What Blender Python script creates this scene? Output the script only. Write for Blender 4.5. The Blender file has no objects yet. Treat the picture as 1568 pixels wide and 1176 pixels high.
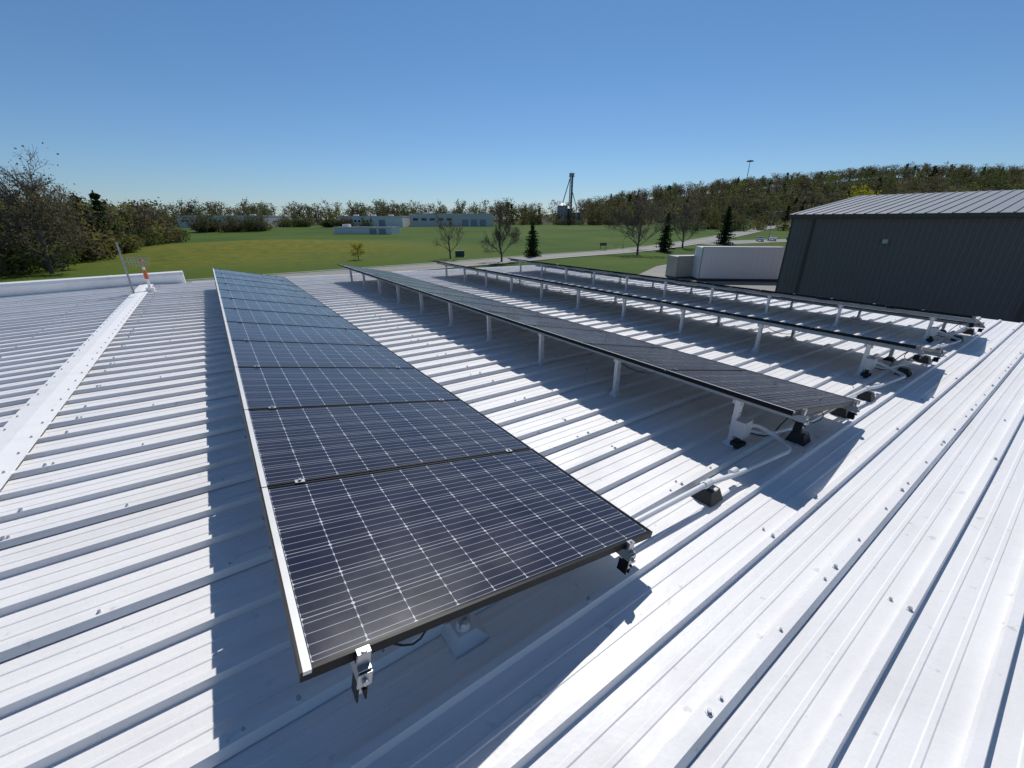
import bpy, math, random
import numpy as np
from mathutils import Vector, Matrix
random.seed(7)
R=random.Random(11)
sc=bpy.context.scene
sc.view_settings.view_transform='Standard'; sc.view_settings.look='None'
sc.view_settings.exposure=0
CAMZ=7.2
# ---------------------------------------------------------------- frame
# world: X along roof ribs, Y along panel rows, ground z=0.
C,S=math.cos(math.radians(35.3)),math.sin(math.radians(35.3))
def W(e,n): return (C*e+S*n, -S*e+C*n)      # survey grid -> world
def EN(x,y): return (C*x-S*y, S*x+C*y)
def sst(a,b,t):
    t=np.clip((t-a)/(b-a),0,1); return t*t*(3-2*t)
def terr(e,n):
    e=np.asarray(e,float); n=np.asarray(n,float)
    z=3.3*sst(100,300,n)
    z=z+2.3*np.exp(-((e+62)/34)**2-((n-112)/26)**2)
    crest=np.interp(e,[-900,-300,50,128,189,341,527,700,1200],[2,2,6,19,30,45,57,55,53])
    z=z+crest*sst(290,620,n)
    z=z+np.interp(n,[300,600],[0,1])*2.0*np.sin(e/70.)*np.sin(n/90.)
    return z
# ---------------------------------------------------------------- materials
def newmat(name):
    m=bpy.data.materials.new(name); m.use_nodes=True
    nt=m.node_tree; b=nt.nodes['Principled BSDF']; return m,nt,b
def N(nt,t,**k):
    n=nt.nodes.new(t)
    for a,v in k.items(): setattr(n,a,v)
    return n
def math_(nt,op,a,b=None,c=None):
    n=N(nt,'ShaderNodeMath',operation=op)
    for i,v in enumerate((a,b,c)):
        if v is None: continue
        if isinstance(v,(int,float)): n.inputs[i].default_value=v
        else: nt.links.new(v,n.inputs[i])
    return n.outputs[0]
def mixc(nt,f,a,b):
    n=N(nt,'ShaderNodeMix',data_type='RGBA')
    for i,v in ((0,f),(6,a),(7,b)):
        if isinstance(v,(int,float)): n.inputs[i].default_value=v
        elif isinstance(v,tuple): n.inputs[i].default_value=(*v,1)
        else: nt.links.new(v,n.inputs[i])
    return n.outputs[2]
def noise(nt,scale,detail=4,vec=None,rough=.55):
    n=N(nt,'ShaderNodeTexNoise'); n.inputs['Scale'].default_value=scale
    n.inputs['Detail'].default_value=detail; n.inputs['Roughness'].default_value=rough
    if vec is not None: nt.links.new(vec,n.inputs['Vector'])
    return n.outputs['Fac']
def ramp(nt,f,stops):
    n=N(nt,'ShaderNodeValToRGB'); nt.links.new(f,n.inputs[0])
    el=n.color_ramp.elements
    while len(el)<len(stops): el.new(.5)
    for e_,(p,c) in zip(el,stops):
        e_.position=p; e_.color=(*c,1) if isinstance(c,tuple) else (c,c,c,1)
    return n.outputs[0]
def simple(name,col,rough=.5,metal=0,var=.12,scale=6,bump=0,spec=.5):
    m,nt,b=newmat(name)
    geo=N(nt,'ShaderNodeNewGeometry').outputs['Position']
    f=noise(nt,scale,4,geo)
    a=tuple(c*(1-var) for c in col); d=tuple(min(1,c*(1+var)) for c in col)
    nt.links.new(mixc(nt,f,a,d),b.inputs['Base Color'])
    b.inputs['Roughness'].default_value=rough; b.inputs['Metallic'].default_value=metal
    b.inputs['Specular IOR Level'].default_value=spec
    if bump:
        bn=N(nt,'ShaderNodeBump'); bn.inputs['Strength'].default_value=bump
        nt.links.new(f,bn.inputs['Height']); nt.links.new(bn.outputs[0],b.inputs['Normal'])
    return m
def mat_roof(name,base,rough=.38):
    m,nt,b=newmat(name)
    geo=N(nt,'ShaderNodeNewGeometry').outputs['Position']
    mp=N(nt,'ShaderNodeMapping'); mp.inputs['Scale'].default_value=(.35,3.0,3.0)
    nt.links.new(geo,mp.inputs['Vector'])
    st=noise(nt,2.2,5,mp.outputs[0],.6)
    bl=noise(nt,.9,6,geo,.65)
    sp=noise(nt,14,3,geo)
    f=math_(nt,'ADD',math_(nt,'MULTIPLY',st,.3),math_(nt,'MULTIPLY',bl,.7))
    dark=tuple(c*.88 for c in base)
    col=ramp(nt,f,[(.36,dark),(.52,base),(.75,tuple(min(1,c*1.04) for c in base))])
    spots=ramp(nt,sp,[(.26,.78),(.33,1.0)])
    mm=N(nt,'ShaderNodeMix',data_type='RGBA',blend_type='MULTIPLY'); mm.inputs[0].default_value=1
    nt.links.new(col,mm.inputs[6]); nt.links.new(spots,mm.inputs[7])
    nt.links.new(mm.outputs[2],b.inputs['Base Color'])
    nt.links.new(ramp(nt,bl,[(.35,rough+.16),(.65,rough-.12)]),b.inputs['Roughness'])
    b.inputs['Specular IOR Level'].default_value=.4
    fb=noise(nt,60,3,geo); fb2=noise(nt,9,3,geo)
    h=math_(nt,'ADD',math_(nt,'MULTIPLY',fb,.25),fb2)
    bn=N(nt,'ShaderNodeBump'); bn.inputs['Strength'].default_value=.5; bn.inputs['Distance'].default_value=.006
    nt.links.new(h,bn.inputs['Height']); nt.links.new(bn.outputs[0],b.inputs['Normal'])
    return m
M={}
M['roof']=mat_roof('white_roof_coating',(.765,.755,.75),.45)
M['trim']=mat_roof('white_roof_trim',(.80,.795,.79),.47)
M['screw']=simple('screw_zinc',(.40,.41,.42),.35,.5,.2,40)
M['wallw']=simple('painted_wall',(.6,.6,.58),.5)
M['frameblk']=simple('black_anodised_frame',(.007,.007,.008),.42,.0,.2,20,0,.2)
M['framealu']=simple('bright_frame',(.60,.60,.58),.45,.1,.15,9)
M['alu']=simple('rail_aluminium',(.38,.39,.40),.4,.8,.2,15)
M['post']=simple('post_white',(.66,.67,.68),.42,.1,.12,10)
M['rubber']=simple('black_rubber',(.02,.02,.02),.6,0,.3,20)
M['pvc']=simple('conduit_grey',(.66,.67,.68),.4,0,.08,12)
M['jbox']=simple('junction_box_grey',(.55,.56,.56),.4,.1,.08,12)
M['cable']=simple('black_cable',(.012,.012,.012),.5)
M['label']=simple('orange_plastic',(.60,.13,.04),.5)
M['galv']=simple('galvanised_steel',(.32,.33,.34),.5,.6,.2,8)
def mat_cells():
    m,nt,b=newmat('solar_cells')
    uv=N(nt,'ShaderNodeUVMap'); uv.uv_map='UVMap'
    sep=N(nt,'ShaderNodeSeparateXYZ'); nt.links.new(uv.outputs[0],sep.inputs[0])
    u,v=sep.outputs[0],sep.outputs[1]
    def dist(x):
        f=math_(nt,'FRACT',x); return math_(nt,'MINIMUM',f,math_(nt,'SUBTRACT',1.0,f))
    du,dv=dist(u),dist(v)
    gu=math_(nt,'LESS_THAN',du,.010); gv=math_(nt,'LESS_THAN',dv,.010)
    dia=math_(nt,'LESS_THAN',math_(nt,'ADD',du,dv),.050)
    v4=math_(nt,'ADD',math_(nt,'MULTIPLY',v,4.0),.5)
    bus=math_(nt,'LESS_THAN',dist(v4),.032)
    dash=math_(nt,'MULTIPLY',math_(nt,'LESS_THAN',dist(v4),.18),math_(nt,'LESS_THAN',du,.014))
    inu=math_(nt,'MULTIPLY',math_(nt,'GREATER_THAN',u,0.0),math_(nt,'LESS_THAN',u,10.0))
    inv=math_(nt,'MULTIPLY',math_(nt,'GREATER_THAN',v,0.0),math_(nt,'LESS_THAN',v,6.0))
    inside=math_(nt,'MULTIPLY',inu,inv)
    gap=math_(nt,'MAXIMUM',math_(nt,'MAXIMUM',math_(nt,'MULTIPLY',gv,.6),math_(nt,'MAXIMUM',dia,dash)),math_(nt,'MULTIPLY',gu,.30))
    gap=math_(nt,'MULTIPLY',gap,inside)
    fl=N(nt,'ShaderNodeCombineXYZ'); nt.links.new(math_(nt,'FLOOR',u),fl.inputs[0]); nt.links.new(math_(nt,'FLOOR',v),fl.inputs[1])
    wn=N(nt,'ShaderNodeTexWhiteNoise'); nt.links.new(fl.outputs[0],wn.inputs['Vector'])
    geo=N(nt,'ShaderNodeNewGeometry').outputs['Position']
    cell=mixc(nt,wn.outputs['Value'],(.007,.009,.024),(.012,.014,.034))
    dust=ramp(nt,noise(nt,3.0,6,geo,.7),[(.35,.015),(.8,.10)])
    cell=mixc(nt,dust,cell,(.24,.22,.20))
    c1=mixc(nt,math_(nt,'MULTIPLY',bus,math_(nt,'MULTIPLY',inside,.75)),cell,(.36,.38,.42))
    c2=mixc(nt,gap,c1,(.52,.54,.57))
    c3=mixc(nt,inside,(.014,.014,.018),c2)
    nt.links.new(c3,b.inputs['Base Color'])
    nt.links.new(ramp(nt,noise(nt,2.5,5,geo),[(.3,.14),(.75,.28)]),b.inputs['Roughness'])
    b.inputs['IOR'].default_value=1.38
    b.inputs['Sheen Weight'].default_value=.14; b.inputs['Sheen Roughness'].default_value=.4
    b.inputs['Sheen Tint'].default_value=(.95,.80,.66,1)
    return m
M['cells']=mat_cells()
M['asphalt']=simple('asphalt',(.19,.187,.18),.85,0,.18,.6)
M['lot']=simple('gravel_lot',(.23,.22,.20),.9,0,.22,.4)
M['kerb']=simple('concrete_kerb',(.40,.39,.37),.8)
M['paint']=simple('road_paint',(.7,.6,.15),.6)
def mat_grass():
    m,nt,b=newmat('grass')
    geo=N(nt,'ShaderNodeNewGeometry').outputs['Position']
    n1=noise(nt,.03,6,geo,.65); n2=noise(nt,.9,6,geo,.7)
    c=ramp(nt,n1,[(.35,(.040,.086,.011)),(.5,(.060,.112,.014)),(.65,(.090,.128,.022))])
    c=mixc(nt,math_(nt,'MULTIPLY',n2,.5),c,(.028,.048,.008))
    cx,cy=W(-58,104)
    vd=N(nt,'ShaderNodeVectorMath',operation='DISTANCE'); nt.links.new(geo,vd.inputs[0]); vd.inputs[1].default_value=(cx,cy,1)
    dd=math_(nt,'ADD',vd.outputs['Value'],math_(nt,'MULTIPLY',noise(nt,.06,4,geo),50.0))
    mask=ramp(nt,math_(nt,'MULTIPLY',dd,.01),[(.38,1.0),(.80,0.0)])
    spk=ramp(nt,noise(nt,.45,7,geo,.85),[(.40,0.0),(.60,1.0)])
    mk=math_(nt,'MULTIPLY',mask,math_(nt,'ADD',math_(nt,'MULTIPLY',spk,.70),.10))
    c=mixc(nt,mk,c,(.21,.165,.015))
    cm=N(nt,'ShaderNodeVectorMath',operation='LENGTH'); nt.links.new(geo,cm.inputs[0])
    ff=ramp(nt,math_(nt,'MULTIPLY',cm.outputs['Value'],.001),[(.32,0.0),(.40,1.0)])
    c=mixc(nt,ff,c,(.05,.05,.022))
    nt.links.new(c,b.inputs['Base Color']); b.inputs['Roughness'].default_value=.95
    b.inputs['Specular IOR Level'].default_value=.1
    return m
M['grass']=mat_grass()
def mat_leaf(name,stops,trans=.3):
    m,nt,b=newmat(name)
    oi=N(nt,'ShaderNodeObjectInfo').outputs['Random']
    geo=N(nt,'ShaderNodeNewGeometry').outputs['Position']
    f=math_(nt,'ADD',math_(nt,'MULTIPLY',oi,.8),math_(nt,'MULTIPLY',noise(nt,.5,3,geo),.3))
    c=ramp(nt,f,stops)
    d=N(nt,'ShaderNodeBsdfDiffuse'); t=N(nt,'ShaderNodeBsdfTranslucent'); mx=N(nt,'ShaderNodeMixShader')
    nt.links.new(c,d.inputs[0]); nt.links.new(c,t.inputs[0]); mx.inputs[0].default_value=trans
    nt.links.new(d.outputs[0],mx.inputs[1]); nt.links.new(t.outputs[0],mx.inputs[2])
    nt.links.new(mx.outputs[0],nt.nodes['Material Output'].inputs[0]); return m
M['leaf']=mat_leaf('spring_leaves',[(.1,(.13,.10,.06)),(.35,(.115,.125,.045)),(.6,(.085,.125,.032)),(.8,(.14,.105,.06)),(.97,(.21,.24,.045))],.45)
M['bud']=mat_leaf('buds',[(.1,(.17,.125,.095)),(.9,(.18,.15,.08))],.4)
M['needle']=mat_leaf('needles',[(.1,(.025,.045,.018)),(.9,(.04,.065,.024))],.15)
M['yleaf']=mat_leaf('yellow_leaves',[(.1,(.34,.32,.03)),(.9,(.36,.30,.04))],.4)
M['bark']=simple('bark',(.12,.10,.085),.9,0,.3,3)
# ---------------------------------------------------------------- mesh builder
class MB:
    def __init__(s): s.v=[];s.f=[];s.m=[];s.mats=[]
    def mi(s,k):
        if k not in s.mats: s.mats.append(k)
        return s.mats.index(k)
    def add(s,vs,fs,k):
        o=len(s.v); s.v+= [tuple(p) for p in vs]; i=s.mi(k)
        for f in fs: s.f.append(tuple(o+a for a in f)); s.m.append(i)
    def box(s,o,a,b,c,k):   # origin + three edge vectors
        o,a,b,c=map(Vector,(o,a,b,c))
        p=[o,o+a,o+a+b,o+b,o+c,o+a+c,o+a+b+c,o+b+c]
        s.add(p,[(0,3,2,1),(4,5,6,7),(0,1,5,4),(1,2,6,5),(2,3,7,6),(3,0,4,7)],k)
    def cbox(s,c,d,k,rz=0):
        R3=Matrix.Rotation(rz,3,'Z'); a=R3@Vector((d[0],0,0));b=R3@Vector((0,d[1],0));e=Vector((0,0,d[2]))
        s.box(Vector(c)-a/2-b/2-e/2,a,b,e,k)
    def frus(s,p0,p1,r0,r1,n,k,cap=True):
        p0,p1=Vector(p0),Vector(p1); d=(p1-p0)
        if d.length<1e-6: return
        d.normalize(); t=Vector((0,0,1)) if abs(d.z)<.9 else Vector((1,0,0))
        x=d.cross(t).normalized(); y=d.cross(x)
        vs=[]
        for p,r in ((p0,r0),(p1,r1)):
            for i in range(n):
                an=2*math.pi*i/n; vs.append(p+x*(r*math.cos(an))+y*(r*math.sin(an)))
        fs=[(i,(i+1)%n,n+(i+1)%n,n+i) for i in range(n)]
        if cap: fs+= [tuple(range(n-1,-1,-1)),tuple(range(n,2*n))]
        s.add(vs,fs,k)
    def tube(s,pts,r,n,k):
        for a,b in zip(pts[:-1],pts[1:]): s.frus(a,b,r,r,n,k)
    def mesh(s,name,smooth=False):
        me=bpy.data.meshes.new(name); me.from_pydata(s.v,[],s.f)
        for k in s.mats: me.materials.append(M[k])
        me.polygons.foreach_set('material_index',s.m)
        if smooth: me.polygons.foreach_set('use_smooth',[True]*len(s.f))
        me.update(); return me
    def obj(s,name,parent=None,smooth=False,loc=None,rz=0):
        ob=bpy.data.objects.new(name,s.mesh(name,smooth)); sc.collection.objects.link(ob)
        if parent: ob.parent=parent
        if loc is not None: ob.location=loc
        ob.rotation_euler[2]=rz
        return ob
def empty(name,loc=(0,0,0)):
    e=bpy.data.objects.new(name,None); sc.collection.objects.link(e); e.location=loc; e.empty_display_size=.3; return e
# ---------------------------------------------------------------- our roof
RIDX,EAVX,Y0,Y1=-1.62,13.4,-7.0,15.1
SL=.021
def RZ(x): return 5.48-SL*x if x>=RIDX else 5.48-SL*RIDX-SL*1.2*(RIDX-x)
PER=.305; RH=.036
bld=empty('metal_roof_building')
def roof_sheet(xa,xb,name):
    prof=[]
    y=Y0;
    while y<Y1:
        for dy,dz in ((0,0),(.009,RH),(.045,RH),(.054,0),(.125,0),(.130,.0035),(.147,.0035),(.152,0),(.214,0),(.219,.0035),(.236,.0035),(.241,0)):
            prof.append((y+dy,dz))
        y+=PER
    nx=40; vs=[];fs=[];n=len(prof)
    for i in range(nx+1):
        x=xa+(xb-xa)*i/nx
        for j,(py,pz) in enumerate(prof):
            w=.0022*math.sin(x*2.3+py*7)*math.sin(py*3.1+x*.7) if 4<=j%12<=11 else 0
            yo=.003*math.sin(x*1.1+py*2.7)
            vs.append((x,py+yo,RZ(x)+pz+w))
    for i in range(nx):
        for j in range(n-1):
            a=i*n+j; fs.append((a,a+n,a+n+1,a+1))
    b=MB(); b.add(vs,fs,'roof'); return b.obj(name,bld)
roof_sheet(RIDX,EAVX,'roof_sheet_south')
o=roof_sheet(RIDX-16,RIDX,'roof_sheet_north')
b=MB(); nr=int((Y1-Y0)/PER)
for i in range(0,nr,3):
    y=Y0+i*PER
    pf=[(-.014,.0050),(.003,RH+.005),(.051,RH+.005),(.064,.0050)]
    for xa,xb in ((RIDX,EAVX),(RIDX-16,RIDX)):
        for (a,c),(d,e_) in zip(pf[:-1],pf[1:]):
            z0,z1=RZ(xa+1e-6 if xa==RIDX else xa),RZ(xb if xb!=RIDX else RIDX)
            b.add([(xa,y+a,z0+c),(xb,y+a,z1+c),(xb,y+d,z1+e_),(xa,y+d,z0+e_)],[(0,1,2,3)],'roof')
b.obj('side_lap_seams',bld)
b=MB()
zr=RZ(RIDX)+RH+.004
b.add([(RIDX-.15,Y0,zr-.004),(RIDX-.148,Y0,zr+.006),(RIDX,Y0,zr+.018),(RIDX+.148,Y0,zr+.006),(RIDX+.15,Y0,zr-.004),
       (RIDX-.15,Y1,zr-.004),(RIDX-.148,Y1,zr+.006),(RIDX,Y1,zr+.018),(RIDX+.148,Y1,zr+.006),(RIDX+.15,Y1,zr-.004)],
      [(0,5,6,1),(1,6,7,2),(2,7,8,3),(3,8,9,4)],'trim')
b.obj('ridge_cap',bld)
b=MB()
def screw(x,y,z,s=1):
    b.frus((x,y,z-.002),(x,y,z+.003*s),.013*s,.012*s,8,'trim'); b.frus((x,y,z+.003*s),(x,y,z+.012*s),.0075*s,.007*s,6,'screw')
for i in range(nr):
    y=Y0+i*PER
    for j in range(18):
        x=RIDX-7+j*1.22
        if i%2==j%2 or i%3==0: screw(x+R.uniform(-.015,.015),y+.027,RZ(x)+(RH+.005 if i%3==0 else RH),1.25)
        if j%3==0 and i%2: screw(x+.05,y+.1,RZ(x),1)
    if i%3==0:
        for j in range(30):
            x=RIDX+.35+j*.5
            if x<EAVX: screw(x,y+.027,RZ(x)+RH+.005,.9)
    screw(RIDX-.11,y+.03,zr+.008,1); screw(RIDX+.11,y+.03,zr+.008,1)
b.obj('roof_screws',bld)
b=MB()
b.box((RIDX+1.0,Y1,RZ(RIDX+1)-.12),(EAVX-RIDX-1,0,-SL*(EAVX-RIDX-1)),(0,.05,0),(0,0,.17),'trim')
xs=[RIDX+.85,RIDX-16]
zt=RZ(RIDX)
prf=[(0,0),(0,.24),(.05,.31),(.14,.34),(.23,.31),(.28,.24),(.28,-.3)]
for (a,c),(d,e_) in zip(prf[:-1],prf[1:]):
    b.add([(xs[0],Y1+a,zt+c),(xs[1],Y1+a,zt+c-.25),(xs[1],Y1+d,zt+e_-.25),(xs[0],Y1+d,zt+e_)],[(0,1,2,3)],'trim')
b.add([(xs[0],Y1+a,zt+c) for a,c in prf],[tuple(range(len(prf)))],'trim')
for q in range(5): 
    xx=xs[0]-1.5-q*3.05; zz=zt-.25*(xs[0]-xx)/(xs[0]-xs[1])
    for (a,c),(d,e_) in zip(prf[:-1],prf[1:]):
        b.add([(xx,Y1+a-.004,zz+c+.004),(xx-.08,Y1+a-.004,zz+c+.003),(xx-.08,Y1+d-.004,zz+e_+.003),(xx,Y1+d-.004,zz+e_+.004)],[(0,1,2,3)],'trim')
b.box((EAVX,Y0,RZ(EAVX)-.15),(.12,0,0),(0,Y1-Y0,0),(0,0,.15),'trim')
b.obj('roof_edge_trim',bld)
b=MB()
b.box((RIDX-16,Y0,0),(EAVX-RIDX+16-.1,0,0),(0,Y1-Y0-.05,0),(0,0,4.95),'wallw')
b.obj('walls',bld)
# ---------------------------------------------------------------- solar rows
PITCH,SLW=1.05,1.675
YN=.95
def pad(mb,x,y,k,s=.17,h=.07,post=None):
    z=RZ(x)+.002
    a=s/2;c=s*.26
    vs=[(x-a,y-a,z),(x+a,y-a,z),(x+a,y+a,z),(x-a,y+a,z),(x-a,y-a,z+.012),(x+a,y-a,z+.012),(x+a,y+a,z+.012),(x-a,y+a,z+.012),
        (x-c,y-c,z+h),(x+c,y-c,z+h),(x+c,y+c,z+h),(x-c,y+c,z+h)]
    mb.add(vs,[(0,1,5,4),(1,2,6,5),(2,3,7,6),(3,0,4,7),(4,5,9,8),(5,6,10,9),(6,7,11,10),(7,4,8,11),(8,9,10,11)],k)
for k in range(4):
    xh=-.05+3.15*k
    row=empty('solar_panel_row')
    H=Vector((xh,YN,RZ(xh)+.54)); xl=xh+1.639; Lo=Vector((xl,YN,RZ(xl)+.225))
    U=(Lo-H).normalized(); V=Vector((0,1,0)); Nn=U.cross(V).normalized()
    if Nn.z<0: Nn=-Nn
    fr=MB(); gl=MB(); uvs=[]
    T=.036
    for i in range(12):
        jz=Nn*R.uniform(-.0015,.0015)
        o=H+V*(PITCH*i+.006)+jz; Lp=PITCH-.012
        fw=.011; fo=.007; fi=.030
        fr.box(o-Nn*T,U*fo,V*Lp,Nn*(T+.0),'frameblk')
        fr.box(o-Nn*T*.4+U*fo,U*(fi-fo),V*Lp,Nn*(T*.4-.001),'framealu')
        fr.box(o-Nn*T+U*(SLW-fw),U*fw,V*Lp,Nn*T,'frameblk')
        fr.box(o-Nn*T+U*fi,U*(SLW-fw-fi),V*fw,Nn*T,'frameblk')
        fr.box(o-Nn*T+U*fi+V*(Lp-fw),U*(SLW-fw-fi),V*fw,Nn*T,'frameblk')
        fr.box(o-Nn*T+U*fo,U*(fi-fo),V*fw,Nn*T*.6,'frameblk')
        g=o-Nn*.003+U*fi+V*fw; du=SLW-fw-fi; dv=Lp-2*fw
        gl.add([g,g+U*du,g+U*du+V*dv,g+V*dv],[(0,1,2,3)],'cells')
        mu,mv=.10,.07
        uvs+=[(-.02,-mv),(10+mu,-mv),(10+mu,6+mv),(-.02,6+mv)]
        g2=o-Nn*.010+U*fi+V*fw
        gl.add([g2,g2+V*dv,g2+U*du+V*dv,g2+U*du],[(0,1,2,3)],'wallw')
        uvs+=[(-1,-1)]*4
        gl.box(o-Nn*.03+U*.75+V*.45,U*.09,V*.11,Nn*.019,'rubber'); uvs+=[(-1,-1)]*24
    fr.obj('panel_frames',row)
    go=gl.obj('panel_glass',row); ul=go.data.uv_layers.new(name='UVMap')
    ul.data.foreach_set('uv',[c for p in uvs for c in p])
    ra=MB(); Ltot=12*PITCH; rh=.046
    for s in (.17,1.47):
        o=H+U*(s-.02)-Nn*(T+.003)-V*.035
        ra.box(o-Nn*rh,U*.004,V*(Ltot+.07),Nn*rh,'alu'); ra.box(o-Nn*rh+U*.036,U*.004,V*(Ltot+.07),Nn*rh,'alu')
        ra.box(o-Nn*.004+U*.004,U*.032,V*(Ltot+.07),Nn*.004,'alu'); ra.box(o-Nn*rh+U*.004,U*.032,V*(Ltot+.07),Nn*.004,'alu')
        for i in range(13):
            y=PITCH*i
            if i in(0,12):
                sg=-1 if i==0 else 1
                c=H+U*s+V*(y+sg*.012)
                ra.box(c-U*.02-V*.006-Nn*(T+.003),U*.04,V*.012,Nn*(T+.006),'alu')
                ra.box(c-U*.02-V*(.006+(0 if sg<0 else .012))+Nn*.0035,U*.04,V*.024,Nn*.004,'alu')
            else:
                c=H+U*s+V*y
                ra.box(c-U*.022-V*.015+Nn*.003,U*.044,V*.03,Nn*.004,'alu')
            c2=H+U*s+V*(y-(.012 if i==0 else 0))+Nn*.007
            ra.frus(c2,c2+Nn*.009,.0085,.0085,6,'screw')
        e=H+U*(s-.022)-V*.036-Nn*(T+.062)
        ra.box(e,U*.044,V*(-.005),Nn*.05,'alu')
        ra.box(e-Nn*.062+U*.004,U*.005,V*.055,Nn*.062,'frameblk'); ra.box(e-Nn*.062+U*.030,U*.005,V*.055,Nn*.062,'frameblk')
        ra.box(e-Nn*.03+U*.009,U*.021,V*(.004),Nn*.03,'alu')
        ra.frus(e+U*.022+Nn*.025-V*.005,e+U*.022+Nn*.025-V*.018,.010,.010,6,'screw')
        ra.frus(e+U*.022-Nn*.01-V*.0,e+U*.022-Nn*.01-V*.012,.007,.007,6,'frameblk')
    ra.obj('rails_and_clamps',row)
    po=MB(); ft=MB()
    ys=[1.40+1.285*i for i in range(10)]
    for i,y in enumerate(ys):
        x=xh+.185; top=H+U*.17; ztop=top.z-T-.050
        po.box((x-.028,y-.02,RZ(x)+.05),(.056,0,0),(0,.004,0),(0,0,ztop-RZ(x)-.05),'post')
        po.box((x-.028,y-.016,RZ(x)+.05),(.004,0,0),(0,.036,0),(0,0,ztop-RZ(x)-.05),'post')
        po.box((x+.024,y-.016,RZ(x)+.05),(.004,0,0),(0,.036,0),(0,0,ztop-RZ(x)-.05),'post')
        po.box((x-.024,y-.045,ztop-.04),(.005,0,0),(0,.09,0),(0,0,.045),'alu')
        for q in(.3,.45): po.frus((x,y-.02,RZ(x)+q-.14),(x,y-.027,RZ(x)+q-.14),.008,.008,6,'screw')
        pad(ft,x,y,'post' ,.10,.055)
        x2=xh+1.42; z2=(H+U*1.47).z-T-.050
        po.box((x2-.025,y-.02,RZ(x2)+.03),(.05,0,0),(0,.04,0),(0,0,max(.03,z2-RZ(x2)-.03)),'post')
        pad(ft,x2,y,'rubber' if i in(0,) else 'post',.12,.05)
    po.obj('posts',row); ft.obj('post_feet',row)
    cb=MB()
    for i in range(12):
        if R.random()<.75:
            y0=YN+PITCH*(i+.15); y1=y0+R.uniform(.5,.9); sag=R.uniform(.03,.13); pts=[]
            for t in range(9):
                q=t/8; pts.append(Vector((xh+.22+.04*math.sin(q*3),y0+(y1-y0)*q,(H+U*.2).z-T-.03-sag*4*q*(1-q))))
            cb.tube(pts,.0045,5,'cable')
    if k==0: pts=[Vector((xh+.12+.42*q,YN+.09+.05*math.sin(q*9),(H+U*(.12+.42*q)).z-T-.06-.03*4*q*(1-q)*(1+.5*math.sin(q*7)))) for q in [t/14 for t in range(15)]]
    else: pts=[Vector((xh+.3+1.0*q,YN+.10+.05*math.sin(q*9),(H+U*(.3+1.0*q)).z-T-.05-.09*4*q*(1-q)*(1+.5*math.sin(q*7)))) for q in [t/14 for t in range(15)]]
    cb.tube(pts,.004,5,'cable')
    cb.obj('cables',row)
b=MB(); pad(b,.56,1.17,'post',.17,.05)
b.box((.535,1.15,RZ(.56)+.05),(.05,0,0),(0,.006,0),(0,0,.30),'alu'); b.frus((.56,1.145,RZ(.56)+.11),(.56,1.13,RZ(.56)+.11),.012,.012,6,'screw')
b.frus((.56,1.17,RZ(.56)+.05),(.56,1.17,RZ(.56)+.09),.035,.028,10,'post')
b.obj('roof_mount')
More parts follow.
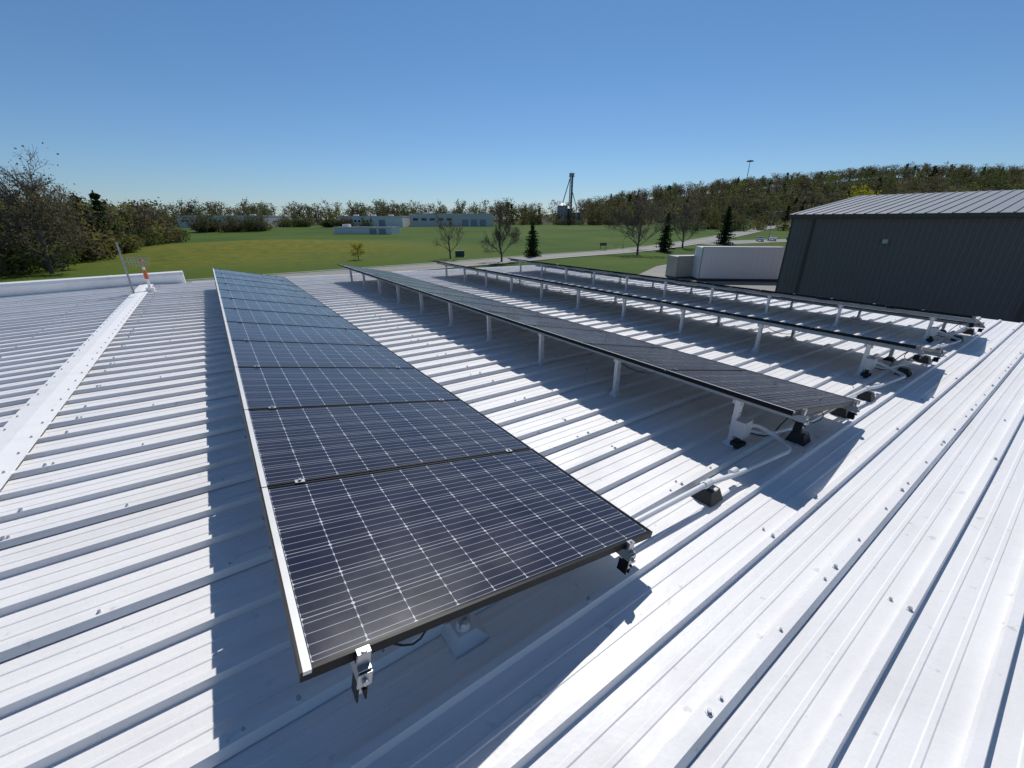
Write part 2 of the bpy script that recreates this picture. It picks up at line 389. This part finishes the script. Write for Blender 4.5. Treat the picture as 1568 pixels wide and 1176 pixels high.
# ---------------------------------------------------------------- conduit + boxes
cy=1.10
def bez(p,n=6):
    p=[Vector(q) for q in p]; out=[p[0]]
    for a,c,d in zip(p[:-2],p[1:-1],p[2:]):
        r=min(.07,(a-c).length*.45,(d-c).length*.45); s=c+(a-c).normalized()*r; e=c+(d-c).normalized()*r
        for i in range(n+1):
            t=i/n; out.append(s*(1-t)**2+c*2*t*(1-t)+e*t*t)
    out.append(p[-1]); return out
for k in range(1,4):
    xh=-.05+3.15*k; px=xh+.185; py=1.40
    b=MB(); zb=RZ(px)+.12
    b.cbox((px+.0,py-.065,zb+.07),(.12,.075,.14),'jbox'); b.cbox((px+.0,py-.1065,zb+.07),(.128,.008,.148),'jbox')
    for dx in(-.05,.05):
        for dz in(-.06,.06): b.frus((px+dx,py-.11,zb+.07+dz),(px+dx,py-.115,zb+.07+dz),.005,.005,6,'screw')
    b.frus((px-.0,py-.06,zb-.05),(px-.0,py-.06,zb+.01),.022,.022,10,'rubber')
    b.cbox((px,py-.06,RZ(px)+.035),(.09,.09,.05),'rubber')
    b.obj('junction_box')
    b=MB()
    z=RZ(px)+.095
    xp=px-.9
    pts=bez([(xp-1.5+.1 if k==1 else xp-1.3,cy+.06,RZ(xp-1.3)+.12),(xp,cy,RZ(xp)+.13),(xp+.35,cy-.02,z+.0),(px+.14,cy-.10,z),(px+.24,cy+.04,z+.01),(px+.17,cy+.20,zb+.06),(px+.06,py-.065,zb+.07)])
    b.tube(pts,.018,10,'pvc')
    b.frus(Vector(pts[-1]),Vector(pts[-1])+Vector((.03,0,0)),.027,.027,10,'pvc')
    p2=[(px+.06,py-.06,zb+.03),(px+.25,cy+.13,z+.0),(px+.55,cy+.02,z+.03),(px+.62,cy+.0,z+.03),(px+1.9,cy,RZ(px+1.9)+.12)]
    b.tube(bez(p2),.013,8,'pvc')
    for q in (xp,xp+.35): b.frus((q-.035,cy,RZ(q)+.13-.035*(q>xp)),(q+.035,cy,RZ(q)+.13-.035*(q>xp)),.025,.025,10,'pvc')
    b.obj('conduit_pipe')
    # black lead looping from the row end down to the box
    b=MB()
    pts=[Vector((px+.75-.7*q,YN+.12+.28*q+.05*math.sin(q*6),RZ(px)+.36-.24*math.sin(q*2.4)-.05*q)) for q in [t/16 for t in range(17)]]
    b.tube(pts,.006,6,'cable'); b.obj('flexible_cable')
    for xx in (xp+.03,px+.57,px+1.55):
        b=MB(); zz=RZ(xx)
        vs=[(xx-.075,cy-.075,zz+.004),(xx+.075,cy-.075,zz+.004),(xx+.075,cy+.075,zz+.004),(xx-.075,cy+.075,zz+.004),
            (xx-.05,cy-.05,zz+.09),(xx+.05,cy-.05,zz+.09),(xx+.05,cy+.05,zz+.09),(xx-.05,cy+.05,zz+.09)]
        b.add(vs,[(0,1,5,4),(1,2,6,5),(2,3,7,6),(3,0,4,7),(4,5,6,7)],'rubber')
        b.box((xx-.02,cy-.055,zz+.0905),(.04,0,0),(0,.11,0),(0,0,.012),'alu')
        b.obj('conduit_support_block')
b=MB(); ax,ay=-1.72,13.35; z=RZ(ax)
b.frus((ax,ay,z),(ax,ay,z+1.22),.022,.018,8,'galv'); b.frus((ax,ay,z+.0),(ax,ay,z+.05),.07,.05,10,'rubber')
rgt=Vector((C,-S,0))
o=Vector((ax,ay,z+.78)); b.frus(o-rgt*.02,o+rgt*.62,.012,.012,6,'galv')
for i in range(7):
    q=o+rgt*(.12+.08*i); b.frus(q-Vector((0,0,.11)),q+Vector((0,0,.10)),.007,.007,5,'galv')
b.frus(o+rgt*.12+Vector((0,0,.12)),o+rgt*.60+Vector((0,0,.10)),.006,.006,5,'galv')
b.obj('roof_antenna')
b=MB(); q=Vector((-1.42,13.6,RZ(-1.42)))
b.frus(q,q+Vector((0,0,.62)),.030,.026,8,'trim'); b.frus(q+Vector((0,0,.34)),q+Vector((0,0,.55)),.045,.038,10,'label')
b.frus(q+Vector((0,0,.62)),q+Vector((0,0,.90)),.02,.014,8,'galv'); b.cbox(q+Vector((0,0,.08)),(.16,.16,.1),'trim')
b.frus(q+Vector((0,0,.74)),q+Vector((0,0,.80)),.055,.03,10,'label')
b.obj('roof_vent_marker')
# ---------------------------------------------------------------- ground
def grid_lines(lim,near,step0,g):
    a=[0.0]; st=step0
    while a[-1]<lim:
        a.append(a[-1]+st)
        if a[-1]>near: st*=g
    return a
ep=grid_lines(3500,160,5,1.09); el=[-q for q in ep[:0:-1]]+ep
npz=grid_lines(3500,420,5,1.1); nl=[-q for q in grid_lines(400,20,10,1.3)[:0:-1]]+npz
E,Nn_=np.meshgrid(el,nl); Z=terr(E,Nn_)
X=C*E+S*Nn_; Y=-S*E+C*Nn_
ne,nn=len(el),len(nl)
vs=np.stack([X,Y,Z],-1).reshape(-1,3)
fs=[(j*ne+i,j*ne+i+1,(j+1)*ne+i+1,(j+1)*ne+i) for j in range(nn-1) for i in range(ne-1)]
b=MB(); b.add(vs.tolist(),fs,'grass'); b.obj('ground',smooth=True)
def strip(pts,w,k,lift,name,closed=False,out=None):
    P=[Vector(p) for p in pts]; den=[]
    for i in range(len(P)-1):
        p0=P[max(0,i-1)];p1=P[i];p2=P[i+1];p3=P[min(len(P)-1,i+2)]
        m=max(2,int((p2-p1).length/5))
        for j in range(m):
            t=j/m; den.append(.5*((2*p1)+(p2-p0)*t+(2*p0-5*p1+4*p2-p3)*t*t+(3*p1-p0-3*p2+p3)*t**3))
    den.append(P[-1]); mb=MB(); vs=[]
    for i,p in enumerate(den):
        d=(den[min(i+1,len(den)-1)]-den[max(0,i-1)]).normalized(); nrm=Vector((-d.y,d.x))
        for sd in w:
            q=p+nrm*sd; x,y=W(*q); vs.append((x,y,float(terr(q.x,q.y))+lift))
    nw=len(w)
    mb.add(vs,[(i*nw+j,i*nw+j+1,(i+1)*nw+j+1,(i+1)*nw+j) for i in range(len(den)-1) for j in range(nw-1)],k)
    return mb.obj(name),den
road=[(-85,10),(-45,44),(-19,65),(-4,78),(10,91),(26,104),(44,123),(88,176),(150,255),(250,380)]
strip(road,[-4,-2,0,2,4],'asphalt',.06,'road')
strip(road,[-.08,.08],'paint',.075,'road_centre_line')
for sgn in(-1,1):
    mb,_=strip(road,[sgn*4.0,sgn*4.35],'kerb',.16,'kerb')
strip([(60,60),(85,88),(120,110),(190,128)],[-5,0,5],'asphalt',.055,'side_road')
strip([(58,134),(95,150),(150,160),(260,170)],[-6,0,6],'asphalt',.05,'far_road')
b=MB()
lot=[(14,52),(24,70),(38,86),(60,96),(80,92),(95,60),(70,20),(30,20)]
vs=[]
for e,n in lot: x,y=W(e,n); vs.append((x,y,.045))
b.add(vs,[tuple(range(len(vs)))[::-1]],'lot'); b.obj('parking_lot')
# ---------------------------------------------------------------- trees
def rv(r): 
    return Vector((r.gauss(0,1),r.gauss(0,1),r.gauss(0,1)))
def quad(mb,p,s,r,k,asp=1.0):
    a=rv(r).normalized(); c=a.cross(rv(r)).normalized()
    a=a*s*asp; c=c*s
    mb.add([p-a-c*.6,p+a*.2-c,p+a+c*.5,p-a*.3+c],[(0,1,2,3)],k)
def decid(name,seed,H,leafn,ls,k='leaf',depth=4,nch=4,spread=.75,jit=.06,trunk=.2,r0=.018,tw=.008):
    r=random.Random(seed); mb=MB(); tips=[]; segs=[]
    def br(p,d,L,rad,lev):
        bend=rv(r)*.10; mid=p+(d+bend)*L*.5; end=mid+(d-bend*.4+Vector((0,0,.05)))*L*.5
        segs.append((p,mid,rad,rad*.8)); segs.append((mid,end,rad*.8,rad*.5))
        if lev<=1: tips.append(end); tips.append(mid)
        if lev==0: return
        for i in range(nch):
            t=r.uniform(.35,1.0); st=p.lerp(mid,t*2) if t<.5 else mid.lerp(end,(t-.5)*2)
            nd=(d*.75+rv(r)*.5*spread+Vector((0,0,.18))).normalized()
            br(st,nd,L*r.uniform(.55,.82),rad*.5,lev-1)
    base=Vector((0,0,0)); tt=Vector((r.gauss(0,.01),r.gauss(0,.01),trunk))
    segs.append((base,tt,.028 if r0>.02 else r0*1.3,r0))
    br(tt,Vector((r.gauss(0,.05),r.gauss(0,.05),1)).normalized(),.36,r0*.95,depth)
    for i in range(3):
        an=i*2.1+r.random(); br(tt*r.uniform(.75,1),Vector((math.cos(an)*.75,math.sin(an)*.75,.7)).normalized(),.28,r0*.6,depth-1)
    zm=max(max(s[0].z,s[1].z) for s in segs); f=1/zm
    for p,q,ra,rb in segs:
        n=6 if ra>.012 else 3
        mb.frus(p*f*H,q*f*H,max(ra*H,tw*1.4),max(rb*H,tw),n,'bark',cap=False)
    for i in range(leafn):
        p=r.choice(tips)*f*H+rv(r)*jit*H; quad(mb,p,ls*r.uniform(.5,1.3),r,k)
    return mb.mesh(name)
def conifer(name,seed,H,wid=.2,lev=20,nb=9,ls=.022,bare=.05):
    r=random.Random(seed); mb=MB(); mb.frus((0,0,0),(0,0,H),H*.014,.01,6,'bark')
    for i in range(lev):
        t=i/lev; z=H*(bare+(1-bare)*t); rad=H*wid*(1-t)**.7*r.uniform(.72,1.15)+H*.008
        for j in range(nb):
            an=2*math.pi*(j/nb)+r.uniform(-.4,.4); rr=rad*r.uniform(.6,1.2)
            e=Vector((math.cos(an)*rr,math.sin(an)*rr,-rr*.25+H*.02))
            p=Vector((0,0,z)); mb.frus(p,p+e,H*.003,H*.001,3,'bark',cap=False)
            m=max(3,int(rr/(H*ls)*1.3))
            for q in range(m):
                tt=(q+.7)/m; quad(mb,p+e*tt+rv(r)*H*.008,H*ls*r.uniform(.7,1.3)*(1.15-tt*.4),r,'needle')
    return mb.mesh(name)
far=[decid('far_tree_mesh',20+i,1.0,ln,.024,k,3,3,sp,.055,.14,.016,.003) for i,(ln,k,sp) in enumerate([(400,'leaf',.8),(340,'leaf',.9),(260,'leaf',.9),(190,'bud',.8),(420,'leaf',1.0),(150,'bud',.7)])]
farc=[conifer('far_conifer_mesh',60+i,1.0,.17+.05*i,10,6,.045) for i in range(2)]
def bush_mesh(name,seed,k='leaf'):
    r=random.Random(seed); mb=MB()
    for i in range(14):
        d=Vector((r.gauss(0,.4),r.gauss(0,.4),1)).normalized(); mb.frus((0,0,0),d*r.uniform(.5,.9),.02,.006,3,'bark',cap=False)
    for i in range(400):
        a=rv(r).normalized(); q=a*r.uniform(.5,1)**.5; p=Vector((q.x*.75,q.y*.75,.5+q.z*.48))
        if p.z<0: continue
        quad(mb,p+rv(r)*.05,.055*r.uniform(.5,1.3),r,k)
    return mb.mesh(name)
bushes=[bush_mesh('bush_mesh',80+i) for i in range(3)]
def inst(me,e,n,h,parent,name,wsc=1):
    ob=bpy.data.objects.new(name,me); sc.collection.objects.link(ob)
    x,y=W(e,n); ob.location=(x,y,float(terr(e,n))-.15); ob.rotation_euler[2]=R.uniform(0,6.28)
    ob.scale=(h*wsc,h*wsc,h)
    if parent: ob.parent=parent
    return ob
def belt(name,path,depth,count,hr,pc=.12,bush=.5,wsc=(.9,1.3)):
    em=empty(name); P=[Vector(p) for p in path]; Ls=[(P[i+1]-P[i]).length for i in range(len(P)-1)]; tot=sum(Ls)
    for i in range(count):
        t=R.random()*tot; j=0
        while j<len(Ls)-1 and t>Ls[j]: t-=Ls[j]; j+=1
        d=(P[j+1]-P[j]).normalized(); nrm=Vector((-d.y,d.x))
        p=P[j]+d*t+nrm*R.uniform(0,depth)
        x,y=W(p.x,p.y)
        if 34<x<66 and -40<y<18: continue
        u=R.random()
        if u<pc: inst(R.choice(farc),p.x,p.y,R.uniform(*hr)*.95,em,'conifer',1.1)
        else: inst(R.choice(far),p.x,p.y,R.uniform(*hr),em,'tree',R.uniform(*wsc))
        if R.random()<bush:
            q=P[j]+d*t+nrm*R.uniform(0,depth*.5); inst(R.choice(bushes),q.x,q.y,R.uniform(2.5,5),em,'shrub',1.2)
belt('woodland',[(-66,40),(-68,58),(-74,76),(-90,106),(-108,140),(-150,175)],42,170,(7.5,13),.03,.9)
belt('distant_tree_line',[(-420,200),(-260,215),(-190,300),(-130,332),(-60,338),(0,335),(60,320),(100,310)],45,270,(9,17),.06,.6)
belt('distant_tree_line',[(-900,420),(-400,400),(0,430),(130,420)],60,160,(14,22),.06,.1)
belt('roadside_trees',[(85,215),(120,215),(160,190),(230,180),(330,200)],50,120,(8,14),.06,.6)
belt('hillside_forest',[(60,330),(140,320),(240,290),(400,260),(700,240)],120,420,(9,15),.06,.3)
em=empty('hilltop_forest')
for i in range(1200):
    e=R.uniform(90,900); n=R.uniform(360,660)
    if e<(n-360)*.1 or e/n>1.25: continue
    me=R.choice(farc) if R.random()<.07 else R.choice(far)
    inst(me,e,n,R.uniform(10,18),em,'tree',R.uniform(1.1,1.6))
belt('hedgerow',[(-125,222),(-140,214),(-150,210)],14,24,(6,10),.0,1.0)
belt('hedgerow',[(-150,270),(-108,262)],8,14,(5,9),.0,1.0)
belt('hedgerow',[(-108,262),(-84,262)],5,7,(4,7),.0,1.0)
def single(name,me,e,n):
    ob=inst(me,e,n,1,None,name); return ob
for i,(e,n,h,nc) in enumerate([(-12.2,84,8.9,3),(-1.9,78,10.6,4),(28,95,12.5,4),(47,118,13,4),(33,112,10,3)]):
    single('bare_tree',decid('bare_tree_mesh',200+i,h,500,.06,'bud',5,nc,.75,.04,.16,.016,.012),e,n)
for i,(e,n,h,w) in enumerate([(4.3,90,7.0,.30),(37,104,9.0,.26),(65,132,11,.27)]):
    single('spruce_tree',conifer('spruce_tree_mesh',300+i,h,w,22,9,.024),e,n)
single('young_maple_tree',decid('young_maple_mesh',400,3.3,1100,.07,'yleaf',3,4,.8,.07,.2),-29,80)
single('yellow_tree',decid('yellow_tree_mesh',401,17.5,2500,.35,'yleaf',3,4,.9,.07,.2),136,172)
for i,(e,n,h) in enumerate([(-71.5,66,17.6),(-82,79,14),(-66,60,11),(-88,82,15)]):
    single('oak_tree',decid('oak_tree_mesh',500+i,h,2400 if i==2 else 1300,.12,'leaf' if i==2 else 'bud',5,4 if i==0 else 3,.95,.05,.2,.022,.014),e,n)
# ---------------------------------------------------------------- buildings
M['dkwall']=simple('dark_metal_wall',(.172,.140,.150),.5,.0,.06,.5,0,.3)
M['dkroof']=simple('grey_metal_roof',(.27,.275,.275),.45,.1,.1,.5)
M['dktrim']=simple('dark_trim',(.075,.062,.062),.5)
M['lamp']=simple('lamp_housing',(.5,.5,.48),.4)
bd=empty('dark_metal_warehouse')
bx,by1,by0,ez,rx,rz_=37.0,15.0,-34.0,7.62,50.0,9.27
b=MB(); y=by0; vs=[];pts=[]
while y<by1-.3:
    for dy,dx in((0,0),(.03,-.04),(.09,-.04),(.12,0)): pts.append((y+dy,dx))
    y+=.305
pts.append((by1,0))
for z in(0,ez-.05):
    for (yy,dx) in pts: vs.append((bx+dx,yy,z))
n=len(pts); b.add(vs,[(i,i+1,n+i+1,n+i) for i in range(n-1)],'dkwall')
b.add([(bx,by1,0),(2*rx-bx,by1,0),(2*rx-bx,by1,ez-.05),(rx,by1,rz_-.05),(bx,by1,ez-.05)],[(0,1,2,3,4)],'dkwall')
b.add([(bx,by0,0),(2*rx-bx,by0,0),(2*rx-bx,by0,ez-.05),(rx,by0,rz_-.05),(bx,by0,ez-.05)],[(4,3,2,1,0)],'dkwall')
b.add([(2*rx-bx,by0,0),(2*rx-bx,by1,0),(2*rx-bx,by1,ez),(2*rx-bx,by0,ez)],[(0,1,2,3)],'dkwall')
b.obj('walls',bd)
b=MB(); sl=(rz_-ez)/(rx-bx)
for sgn in(1,-1):
    ex=bx-.25 if sgn>0 else 2*rx-bx+.25
    b.add([(ex,by0-.2,ez-.25*sl),(ex,by1+.2,ez-.25*sl),(rx,by1+.2,rz_),(rx,by0-.2,rz_)],[(0,3,2,1)] if sgn>0 else [(0,1,2,3)],'dkroof')
    y=by0
    while y<by1+.2:
        b.box((ex,y,ez-.25*sl+.002),(rx-ex,0,rz_-ez+.25*sl),(0,.07,0),(0,0,.05),'dkroof'); y+=.61
b.obj('roof',bd)
b=MB()
b.box((bx-.30,by0-.2,ez-.28),(.045,0,0),(0,by1-by0+.4,0),(0,0,.24),'dktrim')
b.box((bx-.06,by1-.06,0),(.2,0,0),(0,.08,0),(0,0,ez-.1),'dktrim')
b.box((bx-.25,by1+.203,ez-.25*sl-.2),(rx-bx+.25,0,rz_-ez+.25*sl),(0,.03,0),(0,0,.22),'dktrim')
for yy in(-2,9): b.cbox((bx-.15,yy,5.9),(.2,.28,.2),'lamp'); b.box((bx-.27,yy-.14,5.74),(.2,0,0),(0,.28,0),(.05,0,.06),'lamp')
for yy in (-12,2,13.5): b.cbox((bx-.10,yy,3.6),(.08,.10,7.2),'dktrim')
b.obj('trim_and_lights',bd)
M['fwall']=simple('pale_wall',(.60,.58,.56),.6,0,.08,.1); M['fwall2']=simple('white_wall',(.78,.76,.73),.6,0,.08,.1)
M['froof']=simple('flat_roof',(.6,.6,.59),.7); M['win']=simple('window_glass',(.03,.035,.045),.15)
M['door']=simple('loading_door',(.30,.31,.34),.5)
def industrial(name,e0,e1,n,dep,h,wk,ang=0,win=6,doors=2,par=.5,lift=0):
    em=empty(name); 
    b=MB(); L=e1-e0
    x,y=W((e0+e1)/2,n); z=float(terr((e0+e1)/2,n))-.3+lift
    em.location=(x,y,z); em.rotation_euler[2]=-math.radians(35.3)+ang
    b.box((-L/2,0,-2),(L,0,0),(0,dep,0),(0,0,h+2),wk); b.obj('walls',em)
    b=MB(); 
    for (o,a,c) in (((-L/2-.1,-.1,h+.003),(L+.2,0,0),(0,.4,0)),((-L/2-.1,dep-.3,h+.003),(L+.2,0,0),(0,.4,0)),((-L/2-.1,.3,h+.003),(.4,0,0),(0,dep-.6,0)),((L/2-.3,.3,h+.003),(.4,0,0),(0,dep-.6,0))):
        b.box(o,a,c,(0,0,par),'froof')
    for i in range(3 if L>30 else 1): b.cbox((-L*.35+i*L*.29,dep*.45,h+.7),(3,min(2.2,dep*.4),1.3),'froof')
    b.obj('parapet_and_units',em)
    b=MB()
    for i in range(win):
        xx=-L*.46+i*L*.5/win; b.box((xx,-.03,h*.5),(L*.3/win,0,0),(0,.028,0),(0,0,h*.2),'win')
    for i in range(doors):
        dh=min(4.2,h*.75); xx=L*.12+i*L*.32/max(1,doors); b.box((xx,-.05,.3),(min(4,L*.12),0,0),(0,.045,0),(0,0,dh),'door')
    b.box((-L/2,-.06,h*.86),(L,0,0),(0,.05,0),(0,0,h*.06),'froof')
    b.obj('windows_and_doors',em)
industrial('industrial_building',-66,-12,284,45,7.6,'fwall',math.radians(4),5,3)
industrial('industrial_building',-107,-68,272,30,6.2,'fwall2',0,8,1)
industrial('industrial_building',-200,-150,262,35,6.5,'fwall',0,9,2)
industrial('storage_building',-79,-52,190,10,3.0,'fwall2',math.radians(-8),0,2,.2)
def trailer(name,e,n,L,Wd,h0,h1,yaw,k):
    em=empty(name); x,y=W(e,n); em.location=(x,y,.05); em.rotation_euler[2]=-math.radians(35.3)+yaw
    b=MB(); b.box((-L/2,-Wd/2,h0),(L,0,0),(0,Wd,0),(0,0,h1-h0),k)
    for i in range(int(L/.6)+1):
        for sy in(-1,1): b.cbox((-L/2+.02+i*(L-.04)/int(L/.6),sy*(Wd/2+.012),(h0+h1)/2),(.04,.022,h1-h0-.1),k)
    for sy in(-1,1):
        b.box((-L/2,sy*Wd/2-.035,h1+.002),(L,0,0),(0,.07,0),(0,0,.08),'galv'); b.box((-L/2,sy*(Wd/2+.03)-.02,h0-.14),(L,0,0),(0,.04,0),(0,0,.20),'dktrim')
        for sx in(-1,1): b.cbox((sx*(L/2-.04),sy*(Wd/2+.026),(h0+h1)/2),(.10,.03,h1-h0),'galv')
    for q in(-.25,.25): b.box((L/2+.003,q*Wd-.02,h0+.1),(.03,0,0),(0,.04,0),(0,0,h1-h0-.2),'alu')
    b.obj('box_body',em)
    b=MB()
    for xx in(-L/2+.4,0,L/2-.4): b.cbox((xx,0,h0/2),(.3,Wd,h0),'dktrim')
    b.obj('skids',em)
M['cream']=simple('cream_paint',(.42,.39,.33),.5,0,.08,1); M['white']=simple('white_paint',(.76,.75,.74),.4,0,.05,1)
trailer('white_shipping_container',28.8,53.5,10.4,2.7,.25,4.0,math.radians(-5),'white')
trailer('storage_container',24.2,56.5,6.1,2.4,.15,2.75,math.radians(12),'cream')
def car(e,n,yaw,k):
    b=MB(); sec=[(-2.2,.45),(-2.15,.95),(-1.3,1.05),(-.75,1.45),(.75,1.45),(1.4,1.0),(2.1,.85),(2.2,.45)]
    hw=.88
    L_=[(x_,-hw*(.82 if z_>1.2 else 1),z_) for x_,z_ in sec]; Rr=[(x_,hw*(.82 if z_>1.2 else 1),z_) for x_,z_ in sec]; m=len(sec)
    b.add(L_+Rr,[(i,i+1,m+i+1,m+i) for i in range(m-1)]+[tuple(range(m))[::-1],tuple(range(m,2*m)),(0,m,2*m-1,m-1)],k)
    for sy in(-1,1):
        b.add([(-1.15,sy*.885,1.06),(1.2,sy*.885,1.04),(.7,sy*.75,1.4),(-.75,sy*.75,1.4)],[(0,1,2,3)],'win')
        for xx in(-1.35,1.35): b.frus((xx,sy*.7,.33),(xx,sy*.91,.33),.33,.33,14,'rubber'); b.frus((xx,sy*.91,.33),(xx,sy*.925,.33),.18,.17,10,'alu')
    b.add([(1.34,-.75,1.06),(1.34,.75,1.06),(.82,.66,1.43),(.82,-.66,1.43)],[(0,1,2,3)],'win'); b.add([(-1.28,-.75,1.09),(-1.28,.75,1.09),(-.82,.66,1.43),(-.82,-.66,1.43)],[(3,2,1,0)],'win')
    x,y=W(e,n); b.obj('parked_car',loc=(x,y,float(terr(e,n))+.06),rz=-math.radians(35.3)+yaw)
M['cpa']=simple('car_paint_silver',(.4,.41,.42),.3,.4); M['cpb']=simple('car_paint_dark',(.05,.06,.08),.3); M['cpc']=simple('car_paint_white',(.7,.7,.7),.3)
car(84,146,1.2,'cpa'); car(90,149,1.2,'cpc'); car(97,150,1.25,'cpb'); car(50,82,.5,'cpb'); car(54.5,84,.5,'cpa')
def lampost(e,n,h,name='street_lamp',arm=2.0):
    b=MB(); b.frus((0,0,0),(0,0,h),.12,.07,8,'galv'); b.frus((0,0,0),(0,0,.25),.28,.25,10,'kerb')
    for sg in(-1,1):
        b.tube([(0,0,h-.1),(sg*arm*.5,0,h+.15),(sg*arm,0,h+.2)],.045,6,'galv'); b.cbox((sg*(arm+.35),0,h+.17),(.8,.32,.16),'lamp')
    x,y=W(e,n); return b.obj(name,loc=(x,y,float(terr(e,n))),rz=-math.radians(35.3))
lampost(88,148,9.2); lampost(152,282,9); 
b=MB(); h=38
b.frus((0,0,0),(0,0,h),.35,.14,10,'dktrim'); b.frus((0,0,h-.6),(0,0,h-.3),1.3,1.3,12,'dktrim')
for i in range(8):
    a=i*math.pi/4; b.cbox((1.5*math.cos(a),1.5*math.sin(a),h-.7),(.8,.6,.5),'dktrim',a)
x,y=W(146,282); b.obj('high_mast_light',loc=(x,y,float(terr(146,282))))
b=MB(); 
for bxx,byy,rr,hh in((-6,0,4.2,14),(-1,5,4,12),(6,3,3.2,9)):
    b.frus((bxx,byy,0),(bxx,byy,hh),rr,rr,20,'galv'); b.frus((bxx,byy,hh),(bxx,byy,hh+2.2),rr*1.03,.5,20,'galv')
    for q in range(1,int(hh)): b.frus((bxx,byy,q),(bxx,byy,q+.12),rr+.06,rr+.06,20,'galv')
H_=35.0
for sx in(-1,1):
    for sy in(-1,1): b.frus((sx,sy,0),(sx,sy,H_),.17,.17,4,'dktrim')
for q in range(0,14):
    z0=q*2.5
    for sx,sy,tx,ty in((-1,-1,1,-1),(1,-1,1,1),(1,1,-1,1),(-1,1,-1,-1)):
        b.frus((sx,sy,z0),(tx,ty,z0+2.5),.09,.09,4,'dktrim'); b.frus((sx,sy,z0),(tx,ty,z0),.09,.09,4,'dktrim')
b.cbox((0,0,H_+.9),(3.6,2.6,1.8),'galv'); b.cbox((0,0,H_-.6),(4.2,3.4,.2),'dktrim'); b.cbox((.3,0,H_/2),(.9,.7,H_),'galv')
b.frus((-1,0,H_-1),(-6,0,16.2),.35,.35,8,'galv'); b.frus((0,0,H_-8),(6,3,11),.3,.3,8,'galv')
b.frus((0,0,H_+1.8),(0,0,H_+4),.08,.04,6,'dktrim')
x,y=W(46,350); b.obj('grain_elevator',loc=(x,y,float(terr(46,350))),rz=-.6)
b=MB(); M['cabgreen']=simple('cabinet_green',(.03,.06,.04),.5)
b.cbox((0,0,.6),(1.8,1.1,1.1),'cabgreen'); b.cbox((0,0,1.18),(1.9,1.2,.06),'cabgreen'); b.cbox((0,0,.03),(2.1,1.4,.06),'kerb'); b.cbox((-.45,-.56,.6),(.8,.02,.95),'cabgreen')
x,y=W(-10.8,88); b.obj('transformer_cabinet',loc=(x,y,float(terr(-10.8,88))),rz=-.4)
b=MB()
for sx in(-.7,.7): b.cbox((sx,0,.9),(.1,.1,1.8),'dktrim')
b.cbox((0,0,1.5),(1.7,.08,.7),'dktrim'); x,y=W(23,108); b.obj('roadside_sign',loc=(x,y,float(terr(23,108))),rz=-.6)
# ---------------------------------------------------------------- light
el,az=math.radians(50),math.radians(45)
sv=Vector((math.sin(az)*math.cos(el),math.cos(az)*math.cos(el),math.sin(el)))
ld=bpy.data.lights.new('sun','SUN'); ld.energy=4.1; ld.angle=math.radians(.5); ld.color=(1,.965,.91)
lo=bpy.data.objects.new('sun',ld); sc.collection.objects.link(lo); lo.rotation_euler=sv.to_track_quat('Z','Y').to_euler(); lo.location=(0,0,40)
w=bpy.data.worlds.new('World'); sc.world=w; w.use_nodes=True; nt=w.node_tree
sk=nt.nodes.new('ShaderNodeTexSky'); sk.sky_type='NISHITA'; sk.sun_disc=False; sk.sun_elevation=el; sk.sun_rotation=az
sk.air_density=1.0; sk.dust_density=.1; sk.ozone_density=2.5; sk.altitude=250
tc=nt.nodes.new('ShaderNodeTexCoord'); sp=nt.nodes.new('ShaderNodeSeparateXYZ'); nt.links.new(tc.outputs['Generated'],sp.inputs[0])
tint=ramp(nt,sp.outputs[2],[(.0,(.62,.75,.98)),(.10,(.62,.80,1.0)),(.35,(.58,.82,1.0)),(.8,(.66,.84,.98))])
mm=N(nt,'ShaderNodeMix',data_type='RGBA',blend_type='MULTIPLY'); mm.inputs[0].default_value=1
nt.links.new(sk.outputs[0],mm.inputs[6]); nt.links.new(tint,mm.inputs[7])
bg=nt.nodes['Background']; nt.links.new(mm.outputs[2],bg.inputs[0]); bg.inputs[1].default_value=.084
# ---------------------------------------------------------------- camera
cd=bpy.data.cameras.new('camera'); cam=bpy.data.objects.new('camera',cd); sc.collection.objects.link(cam)
cam.location=(0,0,CAMZ); cam.rotation_euler=(math.radians(68),0,-math.radians(35.3))
cd.sensor_width=36; cd.lens=622/1568*36; cd.clip_start=.05; cd.clip_end=8000
sc.camera=cam
